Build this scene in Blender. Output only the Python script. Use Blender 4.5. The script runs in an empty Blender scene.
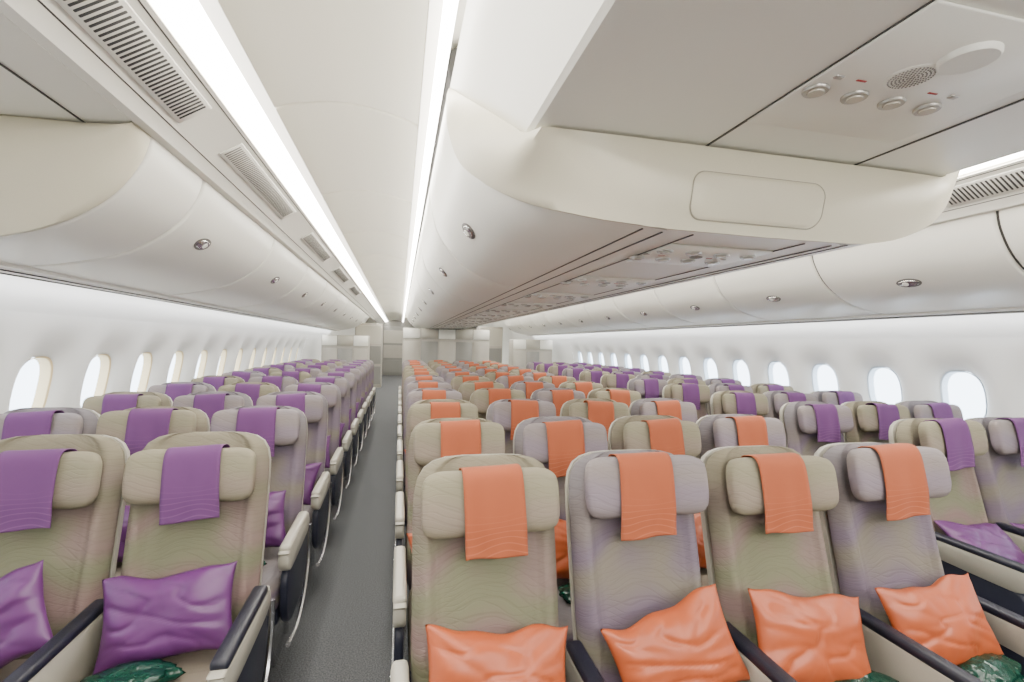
import bpy, bmesh, math, random
from mathutils import Vector, Matrix, noise
random.seed(7)
C = 1.075          # cabin centre line
EYE = 1.58
scene = bpy.context.scene
coll = scene.collection

# ---------------------------------------------------------------- materials
def new_mat(name):
    m = bpy.data.materials.new(name); m.use_nodes = True
    nt = m.node_tree
    return m, nt, nt.nodes['Principled BSDF']

def plain(name, col, rough=0.5, metal=0.0, bump=0.0, bscale=200, var=0.0, coat=0.0):
    m, nt, b = new_mat(name)
    b.inputs['Base Color'].default_value = (*col, 1)
    b.inputs['Roughness'].default_value = rough
    b.inputs['Metallic'].default_value = metal
    if coat: b.inputs['Coat Weight'].default_value = coat
    tc = nt.nodes.new('ShaderNodeTexCoord')
    n = nt.nodes.new('ShaderNodeTexNoise'); n.inputs['Scale'].default_value = bscale
    nt.links.new(tc.outputs['Object'], n.inputs['Vector'])
    if bump:
        bp = nt.nodes.new('ShaderNodeBump'); bp.inputs['Strength'].default_value = bump
        bp.inputs['Distance'].default_value = 0.002
        nt.links.new(n.outputs['Fac'], bp.inputs['Height'])
        nt.links.new(bp.outputs['Normal'], b.inputs['Normal'])
    r = nt.nodes.new('ShaderNodeValToRGB')
    r.color_ramp.elements[0].color = (*[c*(1-var) for c in col], 1)
    r.color_ramp.elements[1].color = (*[min(1, c*(1+var)) for c in col], 1)
    r.color_ramp.elements[0].position = .35; r.color_ramp.elements[1].position = .65
    nt.links.new(n.outputs['Fac'], r.inputs['Fac'])
    nt.links.new(r.outputs['Color'], b.inputs['Base Color'])
    return m

def emis(name, col, s):
    m, nt, b = new_mat(name)
    b.inputs['Base Color'].default_value = (*col, 1)
    b.inputs['Emission Color'].default_value = (*col, 1)
    b.inputs['Emission Strength'].default_value = s
    return m

def fabric(name, stops, lines=1.0):
    m, nt, b = new_mat(name)
    b.inputs['Roughness'].default_value = .85
    b.inputs['Specular IOR Level'].default_value = .25
    tc = nt.nodes.new('ShaderNodeTexCoord')
    sep = nt.nodes.new('ShaderNodeSeparateXYZ')
    nt.links.new(tc.outputs['Generated'], sep.inputs[0])
    n = nt.nodes.new('ShaderNodeTexNoise'); n.inputs['Scale'].default_value = 3.0; n.inputs['Detail'].default_value = 1
    nt.links.new(tc.outputs['Object'], n.inputs['Vector'])
    ma = nt.nodes.new('ShaderNodeMath'); ma.operation = 'MULTIPLY_ADD'
    ma.inputs[1].default_value = .8
    nt.links.new(n.outputs['Fac'], ma.inputs[0]); nt.links.new(sep.outputs['Z'], ma.inputs[2])
    sb = nt.nodes.new('ShaderNodeMath'); sb.operation = 'SUBTRACT'; sb.inputs[1].default_value = .40
    nt.links.new(ma.outputs[0], sb.inputs[0])
    r = nt.nodes.new('ShaderNodeValToRGB'); r.color_ramp.interpolation = 'EASE'
    e = r.color_ramp.elements
    e[0].position = stops[0][0]; e[0].color = (*stops[0][1], 1)
    e[1].position = stops[-1][0]; e[1].color = (*stops[-1][1], 1)
    for p, c in stops[1:-1]:
        x = e.new(p); x.color = (*c, 1)
    nt.links.new(sb.outputs[0], r.inputs['Fac'])
    def lines_tex(scale, dist, ds):
        w = nt.nodes.new('ShaderNodeTexWave'); w.bands_direction = 'Z'
        w.inputs['Scale'].default_value = scale; w.inputs['Distortion'].default_value = dist
        w.inputs['Detail'].default_value = 0.0; w.inputs['Detail Scale'].default_value = ds
        nt.links.new(tc.outputs['Object'], w.inputs['Vector'])
        cr = nt.nodes.new('ShaderNodeValToRGB')
        cr.color_ramp.elements[0].position = 0.0; cr.color_ramp.elements[0].color = (0, 0, 0, 1)
        cr.color_ramp.elements[1].position = .16; cr.color_ramp.elements[1].color = (1, 1, 1, 1)
        nt.links.new(w.outputs['Fac'], cr.inputs['Fac']); return cr
    c1 = lines_tex(12, 30, .28); c2 = lines_tex(17, 22, .45)
    mul = nt.nodes.new('ShaderNodeMath'); mul.operation = 'MULTIPLY'
    nt.links.new(c1.outputs['Color'], mul.inputs[0]); nt.links.new(c2.outputs['Color'], mul.inputs[1])
    dk = nt.nodes.new('ShaderNodeMath'); dk.operation = 'MULTIPLY_ADD'; dk.inputs[1].default_value = .05*lines; dk.inputs[2].default_value = 1-.05*lines
    nt.links.new(mul.outputs[0], dk.inputs[0])
    fn = nt.nodes.new('ShaderNodeTexNoise'); fn.inputs['Scale'].default_value = 260
    nt.links.new(tc.outputs['Object'], fn.inputs['Vector'])
    mx = nt.nodes.new('ShaderNodeMix'); mx.data_type = 'RGBA'; mx.blend_type = 'MULTIPLY'
    mx.inputs['Factor'].default_value = 1
    nt.links.new(r.outputs['Color'], mx.inputs[6]); nt.links.new(dk.outputs[0], mx.inputs[7])
    nt.links.new(mx.outputs[2], b.inputs['Base Color'])
    ad = nt.nodes.new('ShaderNodeMath'); ad.operation = 'MULTIPLY_ADD'; ad.inputs[1].default_value = .35
    nt.links.new(fn.outputs['Fac'], ad.inputs[0]); nt.links.new(mul.outputs[0], ad.inputs[2])
    bp = nt.nodes.new('ShaderNodeBump'); bp.inputs['Strength'].default_value = .24; bp.inputs['Distance'].default_value = .003
    nt.links.new(ad.outputs[0], bp.inputs['Height']); nt.links.new(bp.outputs['Normal'], b.inputs['Normal'])
    return m

def sc(stops, k=.50, sat=1.1):
    out = []
    for p, c in stops:
        g = sum(c)/3
        out.append((p, tuple(max(0, (g+(x-g)*sat)*k) for x in c)))
    return out
M_tan = fabric('fabric_tan', sc([(0, (.36, .27, .28)), (.15, (.31, .31, .20)), (.30, (.41, .29, .27)), (.44, (.33, .33, .22)), (.58, (.41, .31, .28)), (.72, (.36, .33, .24)), (.86, (.40, .33, .28)), (1, (.40, .36, .27))]))
M_lil = fabric('fabric_lilac', sc([(0, (.29, .22, .31)), (.16, (.34, .31, .24)), (.32, (.30, .24, .31)), (.48, (.36, .32, .27)), (.62, (.33, .27, .34)), (.78, (.37, .32, .31)), (1, (.36, .33, .35))]))
M_tanh = fabric('fabric_headrest_tan', sc([(0, (.36, .33, .23)), (.35, (.41, .34, .28)), (.7, (.39, .36, .26)), (1, (.41, .37, .28))], .57), .5)
M_lilh = fabric('fabric_headrest_lilac', sc([(0, (.37, .32, .30)), (.4, (.37, .31, .36)), (.7, (.39, .34, .33)), (1, (.39, .35, .37))], .57), .5)

def cloth(name, col, rough, sheen=.0, bump=.35, ns=14, amp=1.12, wd=10):
    m, nt, b = new_mat(name)
    b.inputs['Roughness'].default_value = rough
    b.inputs['Sheen Weight'].default_value = sheen
    tc = nt.nodes.new('ShaderNodeTexCoord')
    w = nt.nodes.new('ShaderNodeTexWave'); w.bands_direction = 'Z'
    w.inputs['Scale'].default_value = 14; w.inputs['Distortion'].default_value = wd; w.inputs['Detail'].default_value = 0
    w.inputs['Detail Scale'].default_value = .5
    nt.links.new(tc.outputs['Object'], w.inputs['Vector'])
    r = nt.nodes.new('ShaderNodeValToRGB')
    r.color_ramp.elements[0].position = 0; r.color_ramp.elements[1].position = .12
    r.color_ramp.elements[0].color = (*[min(1, c*amp+.01*(amp-1)*10) for c in col], 1)
    r.color_ramp.elements[1].color = (*col, 1)
    nt.links.new(w.outputs['Fac'], r.inputs['Fac'])
    sep = nt.nodes.new('ShaderNodeSeparateXYZ'); nt.links.new(tc.outputs['Generated'], sep.inputs[0])
    mr = nt.nodes.new('ShaderNodeMapRange'); mr.inputs['From Min'].default_value = .25; mr.inputs['From Max'].default_value = .5
    mr.inputs['To Min'].default_value = 0; mr.inputs['To Max'].default_value = 1
    nt.links.new(sep.outputs['Z'], mr.inputs['Value'])
    mx = nt.nodes.new('ShaderNodeMix'); mx.data_type = 'RGBA'
    nt.links.new(mr.outputs['Result'], mx.inputs['Factor']); nt.links.new(r.outputs['Color'], mx.inputs[6])
    mx.inputs[7].default_value = (*col, 1)
    nt.links.new(mx.outputs[2], b.inputs['Base Color'])
    n = nt.nodes.new('ShaderNodeTexNoise'); n.inputs['Scale'].default_value = ns; n.inputs['Detail'].default_value = 2
    nt.links.new(tc.outputs['Object'], n.inputs['Vector'])
    bp = nt.nodes.new('ShaderNodeBump'); bp.inputs['Strength'].default_value = bump; bp.inputs['Distance'].default_value = .01
    nt.links.new(n.outputs['Fac'], bp.inputs['Height']); nt.links.new(bp.outputs['Normal'], b.inputs['Normal'])
    return m
M_orange = cloth('cloth_orange', (.33, .080, .030), .85, bump=.12, amp=1.2)
M_purple = cloth('cloth_purple', (.115, .036, .135), .85, bump=.12, amp=1.2)
M_porange = cloth('pillow_orange', (.38, .078, .024), .42, bump=.22, ns=12, amp=1.0)
M_ppurple = cloth('pillow_purple', (.100, .022, .120), .40, bump=.22, ns=12, amp=1.0)
M_green = cloth('bag_green', (.002, .036, .023), .2, bump=.8, ns=30, amp=1.3)

M_panel = plain('panel_white', (.84, .825, .76), .42, bump=.08, bscale=400, var=.01)
M_bin = plain('bin_white', (.81, .795, .73), .34, bump=.08, bscale=400, var=.01)
M_ceil = plain('ceiling_cream', (.86, .83, .72), .5, bump=.05, bscale=300, var=.01)
M_wall = plain('wall_white', (.88, .885, .87), .45, bump=.05, bscale=300, var=.01)
M_trim = plain('trim_beige', (.60, .56, .44), .45, bump=.08, bscale=400, var=.02)
M_trimline = plain('trim_line', (.30, .28, .22), .5)
M_seam = plain('seam_grey', (.06, .058, .055), .6)
M_dark = plain('dark_slot', (.05, .05, .05), .7)
M_mid = plain('grey_slot', (.22, .215, .20), .7)
M_navy = plain('armrest_navy', (.007, .008, .018), .42, bump=.3, bscale=300)
M_plast = plain('seat_plastic', (.38, .36, .305), .4, bump=.1, bscale=300)
M_frame = plain('frame_dark', (.010, .012, .026), .5)
M_metal = plain('metal', (.72, .72, .74), .25, metal=1.0)
M_chrome = plain('latch_chrome', (.6, .58, .56), .25, metal=1.0)
M_bezel = plain('latch_bezel', (.12, .11, .10), .4)
M_lightring = plain('lamp_ring', (.42, .40, .37), .3, metal=.7)
M_lens = plain('lamp_lens', (.55, .5, .42), .2)
M_red = plain('icon_red', (.35, .03, .03), .5)
M_gold = plain('window_reveal_warm', (.78, .62, .36), .5)
M_reveal = plain('window_reveal_white', (.68, .75, .82), .45)
M_carpet = plain('carpet', (.068, .071, .076), .95, bump=.6, bscale=150, var=.55)
M_partition = plain('partition_beige', (.32, .30, .26), .5, var=.03, bscale=5)
M_wood = plain('galley_grey', (.19, .185, .17), .45)
M_cove = emis('cove_light', (1, .965, .90), 28)
M_coveglow = emis('cove_glow_band', (1, .955, .87), 2.2)  # weak emission that imitates the soft glow beside the lit cove strips
M_wash = emis('wash_light', (.98, .99, 1), 10)

m, nt, b = new_mat('window_pane')
out = nt.nodes['Material Output']
tr = nt.nodes.new('ShaderNodeBsdfTransparent'); tr.inputs[0].default_value = (.97, .98, 1, 1)
gl = nt.nodes.new('ShaderNodeBsdfGlossy'); gl.inputs['Roughness'].default_value = .05
mx = nt.nodes.new('ShaderNodeMixShader'); mx.inputs[0].default_value = .06
nt.links.new(tr.outputs[0], mx.inputs[1]); nt.links.new(gl.outputs[0], mx.inputs[2]); nt.links.new(mx.outputs[0], out.inputs[0])
M_pane = m

# ---------------------------------------------------------------- mesh helpers
def mk_mesh(name, verts, faces, mats, smooth=True, fmat=None, recalc=True, angle=None):
    me = bpy.data.meshes.new(name)
    me.from_pydata([tuple(v) for v in verts], [], faces)
    if not isinstance(mats, (list, tuple)): mats = [mats]
    for mm in mats: me.materials.append(mm)
    if fmat:
        for p, k in zip(me.polygons, fmat): p.material_index = k
    bm = bmesh.new(); bm.from_mesh(me)
    bmesh.ops.remove_doubles(bm, verts=bm.verts, dist=1e-5)
    if recalc: bmesh.ops.recalc_face_normals(bm, faces=bm.faces)
    if smooth:
        for f in bm.faces: f.smooth = True
        if angle:
            for e in bm.edges:
                if len(e.link_faces) == 2 and e.calc_face_angle(0) > math.radians(angle): e.smooth = False
    bm.to_mesh(me); bm.free()
    return me

def put(name, me, parent=None, loc=(0, 0, 0), rot=(0, 0, 0), scale=(1, 1, 1)):
    o = bpy.data.objects.new(name, me)
    o.location = loc; o.rotation_euler = rot; o.scale = scale
    coll.objects.link(o)
    if parent: o.parent = parent
    return o

def tag(o, label=None, cat=None, group=None, kind=None):
    if label: o['label'] = label
    if cat: o['category'] = cat
    if group: o['group'] = group
    if kind: o['kind'] = kind
    return o

def struct(name, me, label, cat):
    return tag(put(name, me), label, cat, kind='structure')

def loft(name, secs, mat, cap=True, angle=40, closed=True):
    n = len(secs[0]); V = [p for s in secs for p in s]; F = []
    for i in range(len(secs)-1):
        for j in range(n if closed else n-1):
            a = i*n+j; b_ = i*n+(j+1) % n
            F.append((a, b_, b_+n, a+n))
    if cap:
        F.append(tuple(range(n))[::-1]); F.append(tuple(range((len(secs)-1)*n, len(secs)*n)))
    return mk_mesh(name, V, F, mat, angle=angle)

def rbox(name, sx, sy, sz, r, mat, seg=3, center=(0, 0, 0), fn=None):
    bm = bmesh.new(); bmesh.ops.create_cube(bm, size=1)
    for v in bm.verts: v.co = Vector((v.co.x*sx, v.co.y*sy, v.co.z*sz))
    bmesh.ops.bevel(bm, geom=list(bm.edges), offset=r, segments=seg, profile=.5, affect='EDGES')
    for v in bm.verts:
        v.co += Vector(center)
        if fn: v.co = Vector(fn(v.co))
    me = bpy.data.meshes.new(name)
    for f in bm.faces: f.smooth = True
    for e in bm.edges:
        if len(e.link_faces) == 2 and e.calc_face_angle(0) > math.radians(45): e.smooth = False
    bm.to_mesh(me); bm.free(); me.materials.append(mat)
    return me

def merge(name, parts, mats):
    bm = bmesh.new()
    for me, mat4, mi in parts:
        t = me.copy(); t.transform(mat4)
        n0 = len(bm.faces); bm.from_mesh(t); bm.faces.ensure_lookup_table()
        for f in bm.faces[n0:]: f.material_index = mi
        bpy.data.meshes.remove(t)
    out = bpy.data.meshes.new(name); bm.to_mesh(out); bm.free()
    for mm in mats: out.materials.append(mm)
    return out

def catmull(P, k=6):
    out = []
    for i in range(len(P)-1):
        p0 = P[max(i-1, 0)]; p1 = P[i]; p2 = P[i+1]; p3 = P[min(i+2, len(P)-1)]
        for j in range(k):
            t = j/k
            out.append(tuple(.5*((2*b_)+(-a+c)*t+(2*a-5*b_+4*c-d)*t*t+(-a+3*b_-3*c+d)*t**3) for a, b_, c, d in zip(p0, p1, p2, p3)))
    out.append(tuple(P[-1])); return out

def resample(P, n):
    L = [0]
    for a, b_ in zip(P, P[1:]): L.append(L[-1]+math.dist(a, b_))
    out = []; k = 0
    for i in range(n):
        s = L[-1]*i/(n-1)
        while k < len(L)-2 and L[k+1] < s: k += 1
        t = (s-L[k])/max(1e-9, L[k+1]-L[k])
        out.append(tuple(a+(b_-a)*t for a, b_ in zip(P[k], P[k+1])))
    return out

def offset_curve(P, d):
    out = []
    for i, p in enumerate(P):
        a = P[max(0, i-1)]; b_ = P[min(len(P)-1, i+1)]
        tx, tz = b_[0]-a[0], b_[1]-a[1]; l = math.hypot(tx, tz)
        out.append((p[0]-tz/l*d, p[1]+tx/l*d))
    return out

def tube(name, pts, r, mat, n=8, closed=False):
    secs = []; N = len(pts)
    for i, p in enumerate(pts):
        a = Vector(pts[(i-1) % N] if closed else pts[max(0, i-1)]); b_ = Vector(pts[(i+1) % N] if closed else pts[min(N-1, i+1)])
        t = (b_-a).normalized(); up = Vector((1, 0, 0)) if abs(t.x) < .8 else Vector((0, 0, 1))
        if closed: up = Vector((0, 1, 0))
        u = t.cross(up).normalized(); v = t.cross(u)
        secs.append([Vector(p)+(u*math.cos(2*math.pi*k/n)+v*math.sin(2*math.pi*k/n))*r for k in range(n)])
    if closed: secs.append(secs[0])
    return loft(name, secs, mat, cap=not closed)

def disc(name, r, h, mat, n=20, rx=None):
    """shallow disc pointing to -Z (downward)"""
    prof = [(1.0, 0), (1.0, -h*.6), (.92, -h), (0.0001, -h)]
    secs = [[(math.cos(2*math.pi*k/n)*r*q, math.sin(2*math.pi*k/n)*(rx or r)*q, z) for k in range(n)] for q, z in prof]
    return loft(name, secs, mat)

Y0, Y1 = -1.6, 14.6      # bins run
YE = 24.0
# ---------------------------------------------------------------- floor
me = mk_mesh('floor', [(C-3.3, Y0, 0), (C+3.3, Y0, 0), (C+3.3, YE, 0), (C-3.3, YE, 0)], [(0, 1, 2, 3)], M_carpet, smooth=False)
struct('floor', me, 'dark grey speckled carpet running down the aisles', 'floor')

# ---------------------------------------------------------------- side walls with window openings
WP = [(0, 2.98), (.3, 3.12), (.6, 3.2), (.9, 3.22), (1.235, 3.19), (1.6, 3.10), (1.9, 2.97), (2.3, 2.8), (2.78, 2.5)]
WPs = catmull([(a, b_) for a, b_ in WP], 8)
def wxs(z):
    for (za, a), (zb, b_) in zip(WPs, WPs[1:]):
        if z <= zb+1e-9: return a+(b_-a)*max(0, (z-za)/(zb-za))
    return WPs[-1][1]
WZ = 1.235; WA, WB = .158, .212; BAY = .635; ZB, ZT = .78, 1.70
def sup(a, b_, th, e=2.7):
    c, s = math.cos(th), math.sin(th)
    return (a*math.copysign(abs(c)**(2/e), c), b_*math.copysign(abs(s)**(2/e), s))
def build_wall(side, yc0, n, name, y_lo, y_hi):
    V = []; F = []
    def P(y, z, d=0): return (C+side*(wxs(z)+d), y, z)
    def strip(y0, y1, zs):
        ny = max(1, int((y1-y0)/.6))
        for i in range(ny):
            for za, zb in zip(zs, zs[1:]):
                k = len(V); ya = y0+(y1-y0)*i/ny; yb = y0+(y1-y0)*(i+1)/ny
                V.extend([P(ya, za), P(yb, za), P(yb, zb), P(ya, zb)]); F.append((k, k+1, k+2, k+3))
    zlo = [ZB*i/8 for i in range(9)]; zhi = [ZT+(2.78-ZT)*i/10 for i in range(11)]
    zmid = [ZB+(ZT-ZB)*i/8 for i in range(9)]
    strip(y_lo, y_hi, zlo); strip(y_lo, y_hi, zhi)
    ws = yc0-BAY/2; we = yc0+BAY*(n-1)+BAY/2
    strip(y_lo, ws, zmid); strip(we, y_hi, zmid)
    N = 64
    hw, hh = BAY/2, (ZT-ZB)/2; zc = (ZT+ZB)/2
    for k in range(n):
        yc = yc0+BAY*k
        rings = []
        def rect(j):
            th = 2*math.pi*(j+.5)/N; c, s = math.cos(th), math.sin(th)
            q = min(hw/abs(c) if abs(c) > 1e-9 else 9, hh/abs(s) if abs(s) > 1e-9 else 9)
            return c*q, s*q
        pts = [list(rect(j)) for j in range(N)]
        for cx in (-1, 1):
            for cz in (-1, 1):
                jb = min(range(N), key=lambda j: math.dist(pts[j], (cx*hw, cz*hh)))
                pts[jb] = [cx*hw, cz*hh]
        rings.append([(yc+p[0], zc+p[1], 0) for p in pts])
        for (ga, gb, d) in [(.145, .20, 0), (.10, .13, .010), (.06, .08, .026), (.03, .037, .044), (.01, .01, .060), (0, 0, .072), (-.006, -.006, .13)]:
            r = []
            for j in range(N):
                y, z = sup(WA+ga, WB+gb, 2*math.pi*(j+.5)/N, 2.7)
                r.append((yc+y, WZ+z, d))
            rings.append(r)
        base = len(V)
        for r in rings: V.extend([P(*q) for q in r])
        for i in range(len(rings)-1):
            for j in range(N):
                a = base+i*N+j; b_ = base+i*N+(j+1) % N
                F.append((a, b_, b_+N, a+N))
    me = mk_mesh(name, V, F, M_wall, angle=50)
    return struct(name, me, 'white moulded cabin side wall with oval window openings', 'wall')
NL, NR = 18, 19
YL0 = 3.53-BAY*5; YR0 = 2.91-BAY*5
build_wall(-1, YL0, NL, 'wall_left', Y0, YE)
build_wall(1, YR0, NR, 'wall_right', Y0, YE)
wi = 1
for side, yc0, n, rm in ((-1, YL0, NL, M_gold), (1, YR0, NR, M_reveal)):
    N = 40
    for k in range(n):
        yc = yc0+BAY*k
        V = []; F = []; fm = []
        for (g, d) in [(-.001, .066), (-.010, .073), (-.015, .128), (-.015, .13)]:
            for j in range(N):
                y, z = sup(WA+g, WB+g, 2*math.pi*j/N)
                V.append((C+side*(wxs(WZ+z)+d), yc+y, WZ+z))
        for i in range(3):
            for j in range(N):
                a = i*N+j; b_ = i*N+(j+1) % N; F.append((a, b_, b_+N, a+N)); fm.append(0)
        F.append(tuple(range(3*N, 4*N))); fm.append(1)
        me = mk_mesh('window', V, F, [rm, M_pane], smooth=False, fmat=fm)
        o = struct('window_%d' % wi, me, 'oval cabin window with bright daylight behind', 'window')
        o['group'] = 'cabin windows'; wi += 1

# ---------------------------------------------------------------- roof and cross walls
me = mk_mesh('ceiling', [(C-2.6, Y0, 2.76), (C+2.6, Y0, 2.76), (C+2.6, YE, 2.76), (C-2.6, YE, 2.76)], [(3, 2, 1, 0)], M_ceil, smooth=False)
struct('ceiling', me, 'cream ceiling above the cabin', 'ceiling')
def cross_wall(name, y, mat):
    zs = [2.78*i/20 for i in range(21)]
    V = [(C-wxs(z)-.02, y, z) for z in zs]+[(C+wxs(z)+.02, y, z) for z in reversed(zs)]
    me = mk_mesh(name, V, [tuple(range(len(V)))], mat, smooth=False)
    struct(name, me, 'beige cross wall closing the cabin', 'wall')
cross_wall('wall_front', Y0, M_partition)
cross_wall('wall_back', YE, M_wood)

tn = [1]
def trim(me, label, cat='trim'):
    o = struct('trim_%d' % tn[0], me, label, cat); tn[0] += 1; return o

def extrude(name, prof, y0, y1, mat, closed=True, ny=1, angle=35):
    secs = [[(p[0], y0+(y1-y0)*i/ny, p[1]) for p in prof] for i in range(ny+1)]
    return loft(name, secs, mat, cap=closed, closed=closed, angle=angle)

def mir(p): return (2*C-p[0], p[1])
ZC = 2.56
for s in (0, 1):
    f = (lambda p: p) if s == 0 else mir
    y = Y0+.05
    cpr = catmull([(-.545, ZC+.012), (-.46, ZC+.045), (-.25, ZC+.075), (-.04, ZC+.045), (.062, ZC+.010)], 5)
    cup = [(a, b_+.015) for a, b_ in reversed(cpr)]
    while y < YE-.1:
        y2 = min(y+1.27, YE)
        secs = []
        for dy, dz in ((.005, .010), (.012, .003), (.022, 0)): secs.append([(f(p)[0], y+dy, p[1]+dz) for p in cpr]+[(f(p)[0], y+dy, p[1]) for p in cup])
        for dy, dz in ((.022, 0), (.012, .003), (.005, .010)): secs.append([(f(p)[0], y2-dy, p[1]+dz) for p in cpr]+[(f(p)[0], y2-dy, p[1]) for p in cup])
        trim(loft('ceiling_panel', secs, M_ceil, angle=60), 'cream curved ceiling panel above the aisle', 'ceiling panel')
        y = y2
    trim(extrude('backing', [f(p) for p in [(-.56, ZC+.10), (.1, ZC+.10), (.1, ZC+.11), (-.56, ZC+.11)]], Y0, YE, M_seam), 'dark backing above the ceiling panels')
    for pr, mt in (([(-.595, ZC+.004), (-.595, ZC+.014), (-.70, ZC-.022), (-.70, ZC-.034)], M_cove),
                   ([(-.545, ZC+.012), (-.545, ZC+.022), (-.595, ZC+.014), (-.595, ZC+.004)], M_coveglow),
                   ([(-.70, ZC-.034), (-.70, ZC-.024), (-.73, ZC-.034), (-.73, ZC-.044)], M_coveglow),
                   ([(.100, ZC-.004), (.100, ZC+.012), (.14, ZC+.002), (.14, ZC-.012)], M_cove),
                   ([(.062, ZC+.008), (.062, ZC+.020), (.100, ZC+.008), (.100, ZC-.004)], M_coveglow)):
        me = extrude('cove_light', [f(p) for p in pr], Y0, YE, mt)  # mesh for both the lit strips and the added glow bands
        trim(me, 'glowing white cove light strip and added soft glow band along the ceiling edge', 'light strip')
    pr = [(-.70, ZC-.055), (-.715, ZC-.045), (-.74, ZC-.045), (-.93, 2.42), (-.95, 2.35), (-.91, 2.35), (-.885, 2.385)]
    me = extrude('grille_rail', [f(p) for p in pr], Y0, YE, M_panel)
    trim(me, 'white air outlet rail between cove light and bins')
    for dx in (.012, .172):
        a = (-.70-dx, ZC-.055-dx*.649); q = [(a[0], a[1]+.001), (a[0]-.004, a[1]-.0016), (a[0]-.004, a[1]-.0032), (a[0], a[1]-.001)]
        trim(extrude('seam', [f(p) for p in q], Y0, YE, M_seam), 'thin seam along the air outlet rail')
    ys = 2.12 if s == 0 else Y0
    pr = [(-1.66, 1.895), (-1.66, 1.87), (-1.70, 1.862), (-1.84, 1.862), (-1.86, 1.87), (-1.86, 1.90)]
    me = extrude('service_rail', [f(p) for p in pr], ys, Y1, M_panel); trim(me, 'white service rail beneath the side bins')
    for xx in (-1.70, -1.80):
        pr = [(xx, 1.8615), (xx, 1.857), (xx-.012, 1.857), (xx-.012, 1.8615)]
        me = extrude('service_rail', [f(p) for p in pr], ys, Y1, M_seam); trim(me, 'grey seal strip along the service rail')
    pr = [(-1.862, 1.880), (-1.862, 1.888), (-1.905, 1.90), (-1.905, 1.892)]
    me = extrude('wash_light', [f(p) for p in pr], ys, Y1, M_wash); trim(me, 'white wash light strip above the windows', 'light strip')

# ---------------------------------------------------------------- air grilles
def grille(y0, y1, side, pale):
    L = y1-y0; wd = .08 if pale else .105
    slot = rbox('slot', wd, .010, .006, .002, M_dark, 1)
    base = rbox('panel', wd+.03, L, .008, .003, M_panel, 1)
    parts = []; n = int((L-.03)/.021)
    for i in range(n):
        yy = -L/2+.02+.021*i
        parts.append((slot, Matrix.Translation((0, yy, -.003)), 0))
    sl = merge('slot', parts, [M_mid if pale else M_dark])
    ang = math.atan2(.12, .185)
    x, z = (-.7915, 2.442) if not pale else (-.7765, 2.4517)
    e = put('air_grille', None, loc=(x if side == 0 else 2*C-x, (y0+y1)/2, z), rot=(0, -ang if side == 0 else ang, 0))
    tag(e, 'white air outlet grille with a row of dark slots', 'air grille', 'ceiling air outlet grilles')
    put('grille_panel', base, e); put('slots', sl, e)
for y0 in (.85, 2.45, 4.3, 6.2, 8.2):
    for s in (0, 1): grille(y0, y0+(1.25 if y0 < 1 else 1.2), s, y0 > 1)

# ---------------------------------------------------------------- overhead bins
latch_b = disc('bezel', .080, .004, M_bezel, rx=.043, n=28)
latch_c = disc('latch', .067, .009, M_chrome, rx=.031, n=28)
latch_k = disc('button', .020, .012, M_panel, rx=.018)
def bin_unit(face, back, y0f, y1, latch_y, latch_t, label, group, mirror, sg=1):
    f = mir if mirror else (lambda p: p)
    FX = (lambda p: f(p)[0])
    e = put('overhead_bin', None)
    tag(e, label, 'overhead bin', group)
    y0m = min(y0f(FX(p)) for p in face)
    mid = face[len(face)//2]
    cy, cz = (y0m+y1)/2, mid[1]
    cxm = f((mid[0], 0))[0]
    e.location = (cxm, cy, cz)
    def T(p, y): q = f(p); return (q[0]-cxm, y-cy, q[1]-cz)
    off_ = lambda d: offset_curve(face, d*sg)
    inn = off_(.018); inner = off_(.036)
    poly = inn+back
    secs = [[T(p, y0f(FX(p))+.001) for p in poly], [T(p, y1-.001) for p in poly]]
    put('housing', loft('housing', secs, M_seam), e)
    secs = []
    for dy, off in ((.008, .018), (.011, .008), (.018, .002), (.028, 0)):
        secs.append([T(p, y0f(FX(p))+dy) for p in off_(off)]+[T(p, y0f(FX(p))+dy) for p in reversed(inner)])
    for tt in (.25, .5, .75):
        secs.append([T(p, y0f(FX(p))*(1-tt)+y1*tt) for p in face]+[T(p, y0f(FX(p))*(1-tt)+y1*tt) for p in reversed(inner)])
    for dy, off in ((.028, 0), (.018, .002), (.011, .008), (.008, .018)):
        secs.append([T(p, y1-dy) for p in off_(off)]+[T(p, y1-dy) for p in reversed(inner)])
    d = put('door', loft('door', secs, M_bin, angle=60), e)
    if latch_y is None: return e
    i = int(latch_t*(len(face)-1)); p = face[i]; a = face[i-1]; b_ = face[i+1]
    tx, tz = b_[0]-a[0], b_[1]-a[1]
    nrm = Vector((tz*sg, 0, -tx*sg))
    if mirror: nrm.x *= -1
    nrm.normalize()
    q0 = Vector(T(p, latch_y))
    zax = -nrm; xax = Vector((0, 1, 0)); yax = zax.cross(xax)
    R = Matrix((xax, yax, zax)).transposed().to_4x4()
    l = put('latch', latch_b, d)
    l.matrix_local = Matrix.Translation(q0) @ R
    put('latch_handle', latch_c, l); put('latch_button', latch_k, l, loc=(.018, 0, 0))
    return e
sideface = catmull([(-.945, 2.37), (-.975, 2.25), (-1.08, 2.10), (-1.27, 1.975), (-1.50, 1.91), (-1.66, 1.885)], 5)
sideback = [(-1.86, 1.89), (-1.66, 2.32), (-1.42, 2.72), (-1.0, 2.72)]
lab = 'white curved side overhead bin with oval chrome latch'
bin_unit(sideface, sideback, lambda x: 2.12, 2.64, None, .5, 'short white curved side bin panel without a latch', 'side overhead bins', False, -1)
y = 2.64
while y < Y1-.2:
    y2 = min(y+1.36, Y1)
    bin_unit(sideface, sideback, lambda x, y=y: y, y2, y+.36 if y < 3 else y+.60, .42, lab, 'side overhead bins', False, -1)
    y = y2
y = 1.94-1.2*3
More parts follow.
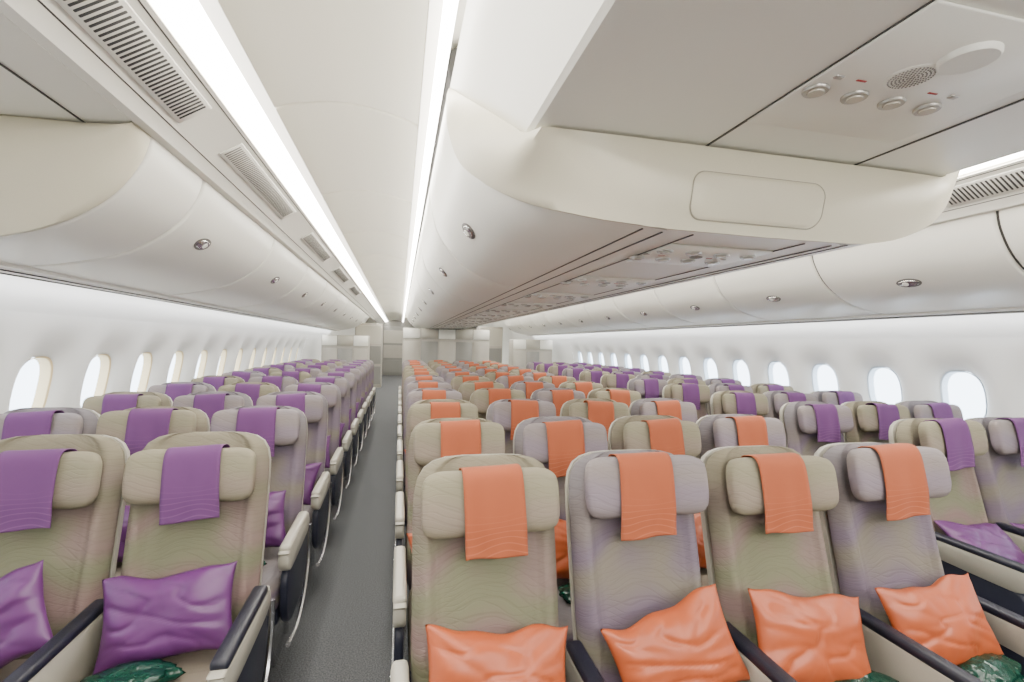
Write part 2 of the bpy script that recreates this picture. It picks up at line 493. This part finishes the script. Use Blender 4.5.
while y < Y1-.2:
    y2 = min(y+1.2, Y1)
    bin_unit(sideface, sideback, lambda x, y=y: max(y, Y0+.01), y2, y+.6, .5, lab, 'side overhead bins', True, -1)
    y = y2
pr = [(-.955, 2.352), (-1.62, 2.335), (-1.62, 2.36), (-.955, 2.377)]
trim(extrude('fairing', pr, Y0, 2.3, M_bin), 'cream flat fairing beside the first side bin', 'ceiling panel')
for q in (-1.12, -1.45):
    trim(extrude('seam', [(q, 2.3475), (q-.005, 2.3475), (q-.005, 2.343 if q > -1.2 else 2.336), (q, 2.343 if q > -1.2 else 2.336)], Y0, 2.1, M_seam), 'thin dark seam in the side fairing')
NS = 30
top = [(-.95+(-1.86+.95)*i/(NS-1), 2.345) for i in range(NS)]
bot = resample(sideface+[(-1.86, 1.885)], NS)
V = []; F = []
prof = [(0, 2.10), (0.0, 2.04), (.06, 2.01), (.2, 1.995), (.4, 1.995), (.6, 2.015), (.75, 2.04), (.87, 2.065), (.95, 2.085), (1.0, 2.10), (1.0, 2.118)]
for t, yy in prof:
    for a, b_ in zip(top, bot):
        p = Vector((a[0], 0, a[1])).lerp(Vector((b_[0], 0, b_[1])), t)
        p.y = yy
        V.append(tuple(p))
for r in range(len(prof)-1):
    for i in range(NS-1):
        a = r*NS+i; F.append((a, a+1, a+1+NS, a+NS))
trim(mk_mesh('cap', V, F, M_trim, angle=50), 'cream curved end cap of the side bins', 'end cap')

def capY(x):
    u = abs(x-C)
    if x > C: return 1.27 if u < .6 else 1.27+((u-.6)/.33)**2*.10
    return 1.27 if u <= .35 else 1.27+((u-.35)/.56)**2*.6
cface = catmull([(.155, 2.53), (.165, 2.40), (.22, 2.22), (.37, 2.05), (.54, 1.965), (.69, 1.935)], 5)
cback = [(.76, 1.935), (.76, 2.72), (.155, 2.72)]
y = 1.55; first = True
while y < Y1-.2:
    y2 = 2.95 if first else min(y+1.4, Y1)
    for mrr in (False, True):
        fn = (lambda x: capY(x)) if first else (lambda x, y=y: y)
        bin_unit(cface, cback, fn, y2, (2.27 if first else (y+y2)/2), .54, 'white curved centre overhead bin with chrome latch above the middle seats', 'centre overhead bins', mrr)
    first = False; y = y2
pr = [(.765, 1.93), (2*C-.765, 1.93), (2*C-.765, 1.96), (.765, 1.96)]
trim(extrude('underside', pr, 1.27, Y1, M_bin), 'white flat underside between the centre bins', 'ceiling panel')
for k in range(2):
    q = [(.688, 1.937), (.768, 1.930), (.768, 1.934), (.688, 1.941)]
    if k: q = [mir(p) for p in q]
    trim(extrude('rail', q, 1.3, Y1, M_panel), 'white hinge rail beside the bin doors')
for x in (.70, .765, .87, 2*C-.87, 2*C-.765, 2*C-.70):
    trim(extrude('seam', [(x-.0025, 1.937), (x+.0025, 1.937), (x+.0025, 1.927+(.006 if abs(x-C) > .35 else 0)), (x-.0025, 1.927+(.006 if abs(x-C) > .35 else 0))], 1.32, Y1, M_seam), 'thin grey seam along the bin underside')

# near overhead fairing (higher flat ceiling with service units)
nearp = [(.165, 2.56), (.22, 2.45), (.28, 2.33), (.335, 2.215), (.342, 2.198), (.355, 2.187), (.375, 2.181)]
nearfull = nearp+[(.6, 2.18), (C, 2.18)]
nearfull = nearfull+[mir(p) for p in reversed(nearfull[:-1])]
def nearY(x):
    u = abs(x-C)
    if x > C: return 1.28
    return 1.28 if u < .70 else 1.28+((u-.70)/.21)*.58
V = []; F = []
n = len(nearfull)
for p in nearfull: V.append((p[0], Y0, p[1]))
for p in nearfull: V.append((p[0], nearY(p[0]), p[1]))
for i in range(n-1): F.append((i, i+1, n+i+1, n+i))
trim(mk_mesh('fairing', V, F, M_bin, angle=18), 'cream overhead fairing with flat underside', 'ceiling panel')
for x in (.87, 1.41):
    trim(extrude('seam', [(x-.003, 2.1805), (x+.003, 2.1805), (x+.003, 2.177), (x-.003, 2.177)], Y0, 1.27, M_seam), 'thin dark seam in the overhead fairing')
for yy in (.45,):
    trim(extrude('seam', [(.87, 2.1805), (1.41, 2.1805), (1.41, 2.177), (.87, 2.177)], yy, yy+.005, M_seam), 'thin dark cross seam in the overhead fairing')
binfull = cface+[(.76, 1.932), (C, 1.93)]
binfull = binfull+[mir(p) for p in reversed(binfull[:-1])]
NN = 110
A = resample(nearfull, NN); Bc = resample(binfull, NN)
V = []; F = []
BUL = .052
def bulge(t): return BUL*math.sin(math.pi*min(1, t*.78+.22))
def sstep(x): x = max(0, min(1, x)); return x*x*(3-2*x)
rowsT = [-1]+[i/10 for i in range(11)]+[2]
for t in rowsT:
    for a, b_ in zip(A, Bc):
        pa = Vector((a[0], nearY(a[0]), a[1])); pb = Vector((b_[0], capY(b_[0])-.004, b_[1]))
        if t == -1: p = pa.copy()
        elif t == 2: p = Vector((b_[0], capY(b_[0])+.012, b_[1]-(.004 if abs(b_[0]-C) < .8 else 0)))
        else:
            p = pa.lerp(pb, t)
            bul = bulge(t)*min(1, (pa-pb).length/.24)
            side = sstep((abs(a[0]-C)-.42)/.40) if a[0] < C else 0
            p.y -= bul*(1-.3*side); p.z -= bul*.25; p.x -= bul*.45*side
            if t == 1: p.z -= .006 if abs(b_[0]-C) < .8 else .003
        V.append(tuple(p))
for r in range(len(rowsT)-1):
    for i in range(NN-1):
        a = r*NN+i; F.append((a, a+1, a+1+NN, a+NN))
trim(mk_mesh('cap', V, F, M_trim, angle=50), 'beige curved end cap at the start of the centre bins', 'end cap')
def rrect(w, h, r, n=6):
    out = []
    for cx, cz, a0 in ((w/2-r, h/2-r, 0), (-w/2+r, h/2-r, 90), (-w/2+r, -h/2+r, 180), (w/2-r, -h/2+r, 270)):
        for i in range(n+1):
            a = math.radians(a0+90*i/n); out.append((cx+r*math.cos(a), cz+r*math.sin(a)))
    return out
def cap_y(z):
    best = None
    for i in range(201):
        t = i/200; bul = bulge(t)
        zz = 2.18-.25*t-bul*.25; yy = 1.28-.014*t-bul
        if best is None or abs(zz-z) < best[0]: best = (abs(zz-z), yy)
    return best[1]
rr = rrect(.45, .13, .04, 8)
pcx, pcz = 1.03, 2.022
secs = []
for q, off in ((1.0, -.004), (1.0, .002), (.98, .004), (.8, .004), (.5, .004), (.2, .004), (.01, .004)):
    secs.append([(x*q, cap_y(pcz+z*q)-off-1.22, z*q) for x, z in rr])
o = put('access_panel', None, loc=(pcx, 1.22, pcz)); tag(o, 'beige rounded access panel on the curved end cap', 'panel')
put('panel', loft('panel', secs, M_trim, angle=50), o)
put('outline', tube('outline', [(x*1.005, cap_y(pcz+z)-.0015-1.22, z*1.01) for x, z in rr], .0022, M_trimline, 6, True), o)

# service units ------------------------------------------------------------
ring = disc('ring', .028, .008, M_lightring, n=20)
lens = disc('lens', .018, .011, M_lens, n=16)
btn = rbox('button', .022, .014, .006, .002, M_lightring, 1)
icon = rbox('icon', .026, .006, .003, .001, M_red, 1)
hole = disc('hole', .0017, .0015, M_mid, n=6)
hp = [(hole, Matrix.Translation((0, 0, -.003)), 0)]
for q in range(1, 7):
    for k in range(6*q):
        a = 2*math.pi*k/(6*q)
        hp.append((hole, Matrix.Translation((q*.0066*math.cos(a), q*.0066*math.sin(a), -.003)), 0))
holes = merge('speaker', hp, [M_mid]); spk = disc('speaker', .048, .004, M_panel, n=28)
spk_s = disc('speaker', .024, .004, M_mid, n=20)
dome = disc('dome', .05, .014, M_panel, n=28)
def psu(x, y, z, w, big):
    e = put('service_unit', None, loc=(x, y, z))
    tag(e, 'overhead service panel with reading lights and call buttons', 'service panel', 'overhead service panels')
    put('panel', rbox('panel', w, .46 if big else .34, .008, .003, M_bin, 1), e, loc=(0, 0, -.002))
    for k in range(4):
        r = put('reading_light', ring, e, loc=(-.205+.108*k, .05 if big else .06, -.005)); put('lens', lens, r)
        if not big:
            r = put('reading_light', ring, e, loc=(-.17+.113*k, -.08, -.005)); put('lens', lens, r)
    if big:
        s = put('speaker', spk, e, loc=(-.055, -.045, -.005)); put('speaker_holes', holes, s, loc=(0, 0, -.001))
        put('dome', dome, e, loc=(-.02, -.13, -.004))
    else:
        put('speaker', spk_s, e, loc=(0.0, -.01, -.005))
    for k in range(2):
        put('call_icon', icon, e, loc=(-.14+.2*k, -.005, -.006))
        put('call_button', btn, e, loc=(-.20+.32*k, -.005, -.006))
psu(1.11, .86, 2.178, .48, True)
psu(1.11, .0, 2.178, .48, True)
for k in range(12): psu(C, 1.62+.81*k, 1.928, .40, False)

# ---------------------------------------------------------------- seat meshes
ZBK = .445; SK = 1.055
def back_mesh(mat, name, shell=False):
    secs = []
    prof = [(0, .205, .05), (.02, .222, .062), (.08, .229, .07), (.2, .232, .075), (.35, .233, .068), (.5, .234, .06), (.58, .234, .055), (.64, .232, .05), (.685, .222, .045), (.715, .203, .040), (.735, .172, .033), (.746, .13, .022), (.75, .07, .010)]
    K = 52
    for s, w, th in prof:
        s *= SK
        if shell:
            w = w-.004; th = .045
        front = []; backp = []
        for i in range(K+1):
            u = -1+2*i/K
            x = w*math.sin(u*math.pi/2)
            uu = abs(x/w) if w else 0
            edge = (1-uu**6)**.5 if uu < 1 else 0
            bol = .032*math.exp(-((uu-.84)/.15)**2)*min(1, th/.05)
            lum = .014*math.exp(-((s-.22)/.12)**2)*(1-uu*uu)
            seam = .007*math.exp(-((uu-.70)/.022)**2)*min(1, th/.05)
            front.append((x, -(th*.55*edge+bol*edge+lum-seam), s))
            backp.append((x, th*.45*edge+.012*(1-uu*uu), s))
        if shell:
            front = [(p[0], .015, p[2]) for p in front]
            backp = [(p[0], .04+.02*(1-(p[0]/max(w, .01))**2), p[2]) for p in backp]
        secs.append(front+list(reversed(backp))[1:-1])
    return loft(name, secs, mat, angle=75)
back_tan = back_mesh(M_tan, 'backrest_tan'); back_lil = back_mesh(M_lil, 'backrest_lilac')
shell_m = back_mesh(M_plast, 'back_shell', True)

def headrest_mesh(mat, name):
    secs = []; W = .214; n = 26
    for i in range(n+1):
        u = -1+2*i/n; x = W*math.sin(u*math.pi/2)
        uu = abs(x/W); e = max(.04, (1-uu**6)**.5)
        fwd = -.034*uu**2.5
        hz = .096*(.84+.16*e)*(1+.10*uu**2) * (e**.3)
        ty = .034*e+.010
        sec = []
        for k in range(20):
            a = 2*math.pi*k/20
            y, z = sup(ty, hz, a, 3.0)
            sec.append((x, y+fwd, z))
        secs.append(sec)
    return loft(name, secs, mat, angle=75)
head_tan = headrest_mesh(M_tanh, 'headrest_tan'); head_lil = headrest_mesh(M_lilh, 'headrest_lilac')

def cover_mesh(mat, name, seed):
    W = .092; path = [(.048, .03), (.049, .07), (.042, .094), (.022, .106), (0, .108), (-.026, .104), (-.044, .090), (-.053, .065), (-.055, .02), (-.054, -.03), (-.052, -.07), (-.045, -.11), (-.040, -.135), (-.038, -.158)]
    path = catmull(path, 3); V = []; F = []; n = 14
    for i, (y, z) in enumerate(path):
        t = i/len(path)
        for j in range(n+1):
            u = -1+2*j/n; x = u*W*(1+.03*t)
            dy = -.005*math.sin(u*5+seed)*max(0, t-.5)*2 - .003*u*u
            dz = .005*math.sin(u*2+seed*2)*t
            V.append((x, y+dy-.004 if y < 0 else y+dy*.2, z+dz))
    m_ = n+1
    for i in range(len(path)-1):
        for j in range(n):
            a = i*m_+j; F.append((a, a+1, a+1+m_, a+m_))
    me = mk_mesh(name, V, F, mat)
    bm = bmesh.new(); bm.from_mesh(me)
    bmesh.ops.solidify(bm, geom=list(bm.faces), thickness=.0025); bm.to_mesh(me); bm.free()
    return me
cov_o = [cover_mesh(M_orange, 'cover_orange', s) for s in (0, 1.7, 3.1)]
cov_p = [cover_mesh(M_purple, 'cover_purple', s) for s in (0, 1.7, 3.1)]

def cush_fn(v):
    x, y, z = v
    if z > .46: z += .018*(1-(x/.23)**2) + .012*math.exp(-((abs(x)-.19)/.04)**2)
    if y < -.38: z -= (abs(y)-.38)*.25
    return (x, y, z)
def cushion(mat, name):
    bm = bmesh.new(); bmesh.ops.create_cube(bm, size=1)
    bmesh.ops.subdivide_edges(bm, edges=list(bm.edges), cuts=8, use_grid_fill=True)
    for v in bm.verts:
        p = [2*c for c in v.co]
        e = 8
        nrm = sum(abs(c)**e for c in p)**(1/e)
        p = [c/nrm for c in p]
        v.co = Vector(cush_fn((p[0]*.228, p[1]*.24-.23, p[2]*.06+.42)))
    for f in bm.faces: f.smooth = True
    me = bpy.data.meshes.new(name); bm.to_mesh(me); bm.free(); me.materials.append(mat); return me
cush_tan = cushion(M_tan, 'cushion_tan'); cush_lil = cushion(M_lil, 'cushion_lilac')

frame_m = rbox('seat_frame', .45, .42, .07, .015, M_frame, 2, center=(0, -.22, .325))
def side_prof(prof, mat, name, hw):
    prof = catmull(prof+[prof[0]], 4)[:-1]
    cy = sum(p[0] for p in prof)/len(prof); cz = sum(p[1] for p in prof)/len(prof)
    secs = []
    for x, ins in ((-hw, .010), (-hw*.84, .003), (-hw*.5, 0), (hw*.5, 0), (hw*.84, .003), (hw, .010)):
        secs.append([(x, cy+(y-cy)*(1-ins/.24), cz+(z-cz)*(1-ins/.10)) for y, z in prof])
    return loft(name, secs, mat, angle=50)
arm_in = side_prof([(.02, .64), (.03, .56), (.02, .50), (-.06, .46), (-.36, .46), (-.43, .50), (-.455, .56), (-.45, .615), (-.43, .635)], M_plast, 'armrest_panel', .0225)
arm_out = side_prof([(.03, .645), (.05, .60), (.02, .565), (-.08, .55), (-.36, .535), (-.43, .54), (-.465, .575), (-.46, .62), (-.43, .64)], M_plast, 'armrest_panel_aisle', .0235)
side_m = side_prof([(.03, .56), (.03, .42), (-.03, .32), (-.14, .27), (-.34, .27), (-.43, .33), (-.45, .43), (-.43, .53), (-.30, .55)], M_frame, 'side_panel', .017)
pad_fn = lambda v: (v[0], v[1], v[2]-.10*max(0, -.36-v[1]))
pad_m = rbox('armrest_pad', .052, .44, .032, .013, M_navy, 3, center=(0, -.225, .652), fn=pad_fn)
pad_c = rbox('armrest_pad_cream', .051, .45, .036, .017, M_plast, 4, center=(0, -.225, .648), fn=pad_fn)
leg_f = tube('leg', catmull([(0, -.38, .32), (0, -.35, .18), (0, -.27, .07), (0, -.24, .0)], 5), .014, M_metal)
leg_b = tube('leg', catmull([(0, -.06, .32), (0, -.02, .2), (0, .03, .08), (0, .04, .0)], 5), .014, M_metal)
side_bar = tube('side_bar', catmull([(0, .09, .56), (0, .085, .44), (0, .04, .32), (0, -.06, .22), (0, -.22, .17), (0, -.40, .19)], 5), .012, M_metal)

REC = math.radians(13)
def seat(x, y, sp, lil, cover, ends, group, hz=0.0, front=False):
    e = put('passenger_seat', None, loc=(x, y, 0))
    fab = 'lilac-grey' if lil else 'tan and olive'
    tag(e, '%s patterned fabric airline seat with %s headrest cover' % (fab, cover), 'airline seat', group)
    put('backrest', back_lil if lil else back_tan, e, loc=(0, 0, ZBK-.01), rot=(-REC, 0, 0))
    put('back_shell', shell_m, e, loc=(0, .012, ZBK-.01), rot=(-REC, 0, 0))
    put('seat_cushion', cush_lil if lil else cush_tan, e)
    tilt = random.uniform(-.03, .03)
    h = put('headrest', head_lil if lil else head_tan, e, loc=(0, .66*math.sin(REC)-.088, ZBK+(.665+hz)*math.cos(REC)), rot=(-REC+.03, 0, tilt))
    put('headrest_cover', random.choice(cov_o if cover == 'orange' else cov_p), h, loc=(random.uniform(-.014, .014), 0, 0), rot=(0, random.uniform(-.05, .05), 0))
    put('seat_frame', frame_m, e)
    xs = [-1]+([1] if 'R' in ends else [])
    for s in xs:
        out_ = (s == -1 and 'L' in ends) or s == 1
        a = put('armrest', arm_out if out_ else arm_in, e, loc=(s*sp/2, 0, 0))
        put('armrest_pad', pad_c if (out_ and not front) else pad_m, a)
        if out_: put('side_panel', side_m, e, loc=(s*sp/2, 0, 0))
    for s in (-.17, .17):
        put('leg', leg_f, e, loc=(s, 0, 0)); put('leg', leg_b, e, loc=(s, 0, 0))
    if 'L' in ends: put('side_bar', side_bar, e, loc=(-sp/2-.016, 0, 0))
    if 'R' in ends: put('side_bar', side_bar, e, loc=(sp/2+.016, 0, 0))
    return e

CX = [.285, .81, 1.34, 1.865]
LX = [-.735, -1.24, -1.745]
RX = [2.935, 3.455, 3.97]
PITCH = .81
YC, YS, YR = 1.43, 1.97, 1.98
for r in range(12):
    for i, x in enumerate(CX):
        lil = (i % 2 == 1) if r < 2 else ((i+(r//3)) % 2 == 1 if random.random() < .8 else random.random() < .5)
        hz = {(0, 0): -.006, (0, 1): .020, (0, 2): .0, (0, 3): .020}.get((r, i), random.choice([0, 0, .01]))
        seat(x, YC+PITCH*r, .53, lil, 'orange', ('L' if i == 0 else '')+('R' if i == 3 else ''), 'centre block seats', hz, r == 0 and i != 0)
for r in range(11):
    for i, x in enumerate(LX):
        lil = [[False, False, True], [True, False, True], [True, True, False], [True, False, True]][r if r < 4 else 2+(r % 2)][i]
        seat(x, YS+PITCH*r, .505, lil, 'purple', ('R' if i == 0 else '')+('L' if i == 2 else ''), 'window side seats', -.028 if r == 0 else random.choice([0, 0, .01]), r == 0)
    for i, x in enumerate(RX):
        lil = [[False, True, False], [True, False, True], [False, True, True]][r % 3][i]
        seat(x, YR+PITCH*r, .515, lil, 'purple', ('L' if i == 0 else '')+('R' if i == 2 else ''), 'window side seats', .02 if r == 0 else random.choice([0, 0, .01]), r == 0)

# ---------------------------------------------------------------- pillows
def pillow_mesh(mat, name, seed):
    W, H, T = .208, .138, .050; nu, nv = 56, 40; V = []; F = []
    for side in (1, -1):
        for i in range(nu+1):
            for j in range(nv+1):
                u = -1+2*i/nu; v = -1+2*j/nv
                x = W*u*(1-.08*(1-v*v)); z = H*v*(1-.10*(1-u*u))
                h = T*max(0, (1-abs(u)**2.4))**.6*max(0, (1-abs(v)**2.4))**.6
                edge = (1-abs(u)**6)*(1-abs(v)**6)
                nz = noise.noise(Vector((u*1.4+seed, v*1.4, seed*3+side)))*.016
                rg = 1-abs(noise.noise(Vector((u*1.3+seed*2+v*.8, v*1.8-seed, side*2.0)))*3.6)
                rg = max(0, rg)**4*.007
                rad = abs(math.sin(math.atan2(v, u)*6+seed))*.007*(u*u+v*v)
                V.append((x, -side*(h+(nz+rad-rg)*edge), z+noise.noise(Vector((u*2.2, seed, 1.5)))*.022*abs(v)*(1 if v > 0 else .5)))
        for i in range(nu):
            for j in range(nv):
                a = (0 if side == 1 else (nu+1)*(nv+1))+i*(nv+1)+j
                F.append((a, a+1, a+nv+2, a+nv+1))
    return mk_mesh(name, V, F, mat)
PO = [pillow_mesh(M_porange, 'pillow_orange', s) for s in (1.1, 4.3, 7.7)]
PP = [pillow_mesh(M_ppurple, 'pillow_purple', s) for s in (2.1, 5.3, 8.7)]
def pillow(x, y, orange, dx=0, roll=0, yaw=0, k=0, dz=0, tilt=-22):
    o = put('pillow', (PO if orange else PP)[k % 3], loc=(x+dx, y-.132, .645+dz), rot=(math.radians(tilt), math.radians(roll), math.radians(yaw)))
    tag(o, 'crumpled %s satin pillow leaning on a seat back' % ('orange' if orange else 'purple'), 'pillow', 'seat pillows')
pillow(CX[0], YC, True, .0, 3, 0, 0, .01)
pillow(CX[1], YC, True, .02, -13, 4, 1, .015)
pillow(CX[2], YC, True, -.03, 6, -4, 2, .01)
pillow(CX[3], YC, True, -.02, -6, 0, 0, .0)
pillow(LX[0], YS, False, .0, -7, 0, 0, .005)
pillow(LX[1], YS, False, -.02, -24, 0, 1, 0)
pillow(LX[2], YS, False, .0, 8, 0, 2, 0)
for i, x in enumerate(RX): pillow(x, YR, False, .0, random.uniform(-8, 8), 0, i, -.045, -50)
for r in range(1, 11):
    for i, x in enumerate(LX): pillow(x, YS+PITCH*r, False, random.uniform(-.02, .02), random.uniform(-12, 12), random.uniform(-6, 6), i+r)
    if r < 5:
        for i, x in enumerate(RX): pillow(x, YR+PITCH*r, False, random.uniform(-.02, .02), random.uniform(-12, 12), 0, i+r)
for r in range(1, 4):
    for i, x in enumerate(CX): pillow(x, YC+PITCH*r, True, random.uniform(-.02, .02), random.uniform(-12, 12), 0, i+r)

def bag_mesh(seed):
    bm = bmesh.new(); bmesh.ops.create_icosphere(bm, subdivisions=4, radius=1)
    for v in bm.verts:
        p = v.co.copy()
        q = noise.noise(p*2.1+Vector((seed, 0, 0)))*.22+noise.noise(p*5+Vector((0, seed, 0)))*.12
        p = p*(1+q)
        v.co = Vector((p.x*.13, p.y*.075, p.z*.036+.032))
    for f in bm.faces: f.smooth = True
    me = bpy.data.meshes.new('blanket_bag'); bm.to_mesh(me); bm.free(); me.materials.append(M_green); return me
BG = [bag_mesh(1.3), bag_mesh(5.1)]
for i, (x, y, a) in enumerate([(LX[0]-.05, YS-.27, 10), (LX[1], YS-.3, -15), (CX[0]+.05, YC-.33, 0), (CX[1]+.10, YC-.24, 20), (CX[2]+.09, YC-.20, -5), (CX[3]+.07, YC-.22, 18), (RX[0], YR-.3, 0), (RX[1], YR-.3, 0),
                               (LX[0], YS+PITCH-.3, 0), (LX[0], YS+2*PITCH-.3, 0), (CX[1], YC+PITCH-.3, 0), (CX[0], YC+PITCH-.3, 0)]):
    o = put('blanket_bag', BG[i % 2], loc=(x, y, .496), rot=(0, 0, math.radians(a)))
    tag(o, 'folded blanket in shiny dark green plastic on a seat cushion', 'blanket', 'bagged blankets')

# ---------------------------------------------------------------- far end partitions
def partition(x0, x1, y, h, label, ztop):
    e = put('partition', None, loc=((x0+x1)/2, y, 0)); tag(e, label, 'partition')
    w = x1-x0
    put('body', rbox('body', w, .5, h, .03, M_partition, 2, center=(0, .25, h/2)), e)
    n = max(1, round(w/.42))
    for i in range(n):
        pw = w/n
        put('door', rbox('door', pw-.02, .02, h-ztop-.03, .008, M_plast if i % 2 else M_bin, 1, center=(0, -.008, (h+ztop)/2)), e, loc=(-w/2+pw*(i+.5), 0, 0))
        put('panel', rbox('panel', pw-.02, .015, ztop-.3, .008, M_wood if i % 2 else M_partition, 1, center=(0, -.006, ztop/2+.1)), e, loc=(-w/2+pw*(i+.5), 0, 0))
    return e
partition(.06, 2.09, 11.4, 1.915, 'beige partition with white cupboard doors behind the middle seats', 1.66)
partition(-1.85, -.75, 12.4, 1.72, 'beige partition with white doors behind the window seats', 1.45)
partition(2.9, 4.0, 12.4, 1.72, 'beige partition with white doors behind the window seats', 1.45)
for x in (-1.05, 2*C+1.05):
    e = put('galley_cabinet', None, loc=(x, 17.5, 0)); tag(e, 'grey galley cabinet with cupboard doors beside the aisle end', 'galley cabinet')
    put('body', rbox('body', .9, .5, 2.2, .02, M_partition, 2, center=(0, 0, 1.1)), e)
    for i in range(3):
        put('door', rbox('door', .84, .02, .62, .01, M_plast if i == 2 else M_wood, 1, center=(0, -.258, .42+.7*i)), e)
e = put('galley_cabinet', None, loc=(-.3, YE-.3, 0)); tag(e, 'dark grey galley cabinet closing the end of the aisle', 'galley cabinet')
put('body', rbox('body', 1.2, .4, 2.3, .02, M_wood, 2, center=(0, 0, 1.15)), e)
for i in range(3):
    put('door', rbox('door', .9, .02, .6, .01, (M_wood, M_partition, M_plast)[i], 1, center=(0, -.208, .42+.7*i)), e)

# ---------------------------------------------------------------- lights, world, camera
def area(name, loc, rot, sx, sy, p, col=(1, .975, .92)):
    l = bpy.data.lights.new(name, 'AREA'); l.shape = 'RECTANGLE'; l.size = sx; l.size_y = sy; l.energy = p; l.color = col
    o = bpy.data.objects.new(name, l); o.location = loc; o.rotation_euler = rot; coll.objects.link(o); return o
area('aisle_fill', (-.26, 7, 2.54), (0, 0, 0), .3, 17, 75)  # added overall fill above both aisles, not a cabin fitting
area('aisle_fill', (2*C+.26, 7, 2.54), (0, 0, 0), .3, 17, 75)
for x, a in ((-.70, 1), (.13, -1), (2*C+.70, -1), (2*C-.13, 1)):
    area('cove_lamp', (x, 8, 2.505), (0, math.radians(180+a*60), 0), .04, 19, 70, (1, .955, .86))
for x, a in ((-1.83, 1), (2*C+1.83, -1)):
    area('wall_wash_lamp', (x, 6.5+(.9 if a > 0 else 0), 1.845), (0, math.radians(18*a), 0), .06, 16-(1.8 if a > 0 else 0), 52, (.98, .99, 1))
area('rear_fill', (C, -1.0, 2.12), (math.radians(40), 0, 0), 2.5, .6, 100)  # unseen fill added behind the camera to brighten the near cabin
area('galley_light', (C, 18, 2.7), (0, 0, 0), 3.5, 5, 110)

w = bpy.data.worlds.new('sky'); scene.world = w; w.use_nodes = True
bg = w.node_tree.nodes['Background']; bg.inputs[0].default_value = (.76, .88, 1, 1); bg.inputs[1].default_value = 9

cam = bpy.data.cameras.new('camera'); cam.lens = 483*36/1024; cam.sensor_width = 36; cam.clip_start = .02
co = bpy.data.objects.new('camera', cam); coll.objects.link(co); scene.camera = co
R = Matrix.Rotation(math.radians(-13.05), 4, 'Z') @ Matrix.Rotation(math.radians(90.4), 4, 'X') @ Matrix.Rotation(math.radians(1.2), 4, 'Z')
co.matrix_world = Matrix.Translation((0, 0, EYE)) @ R
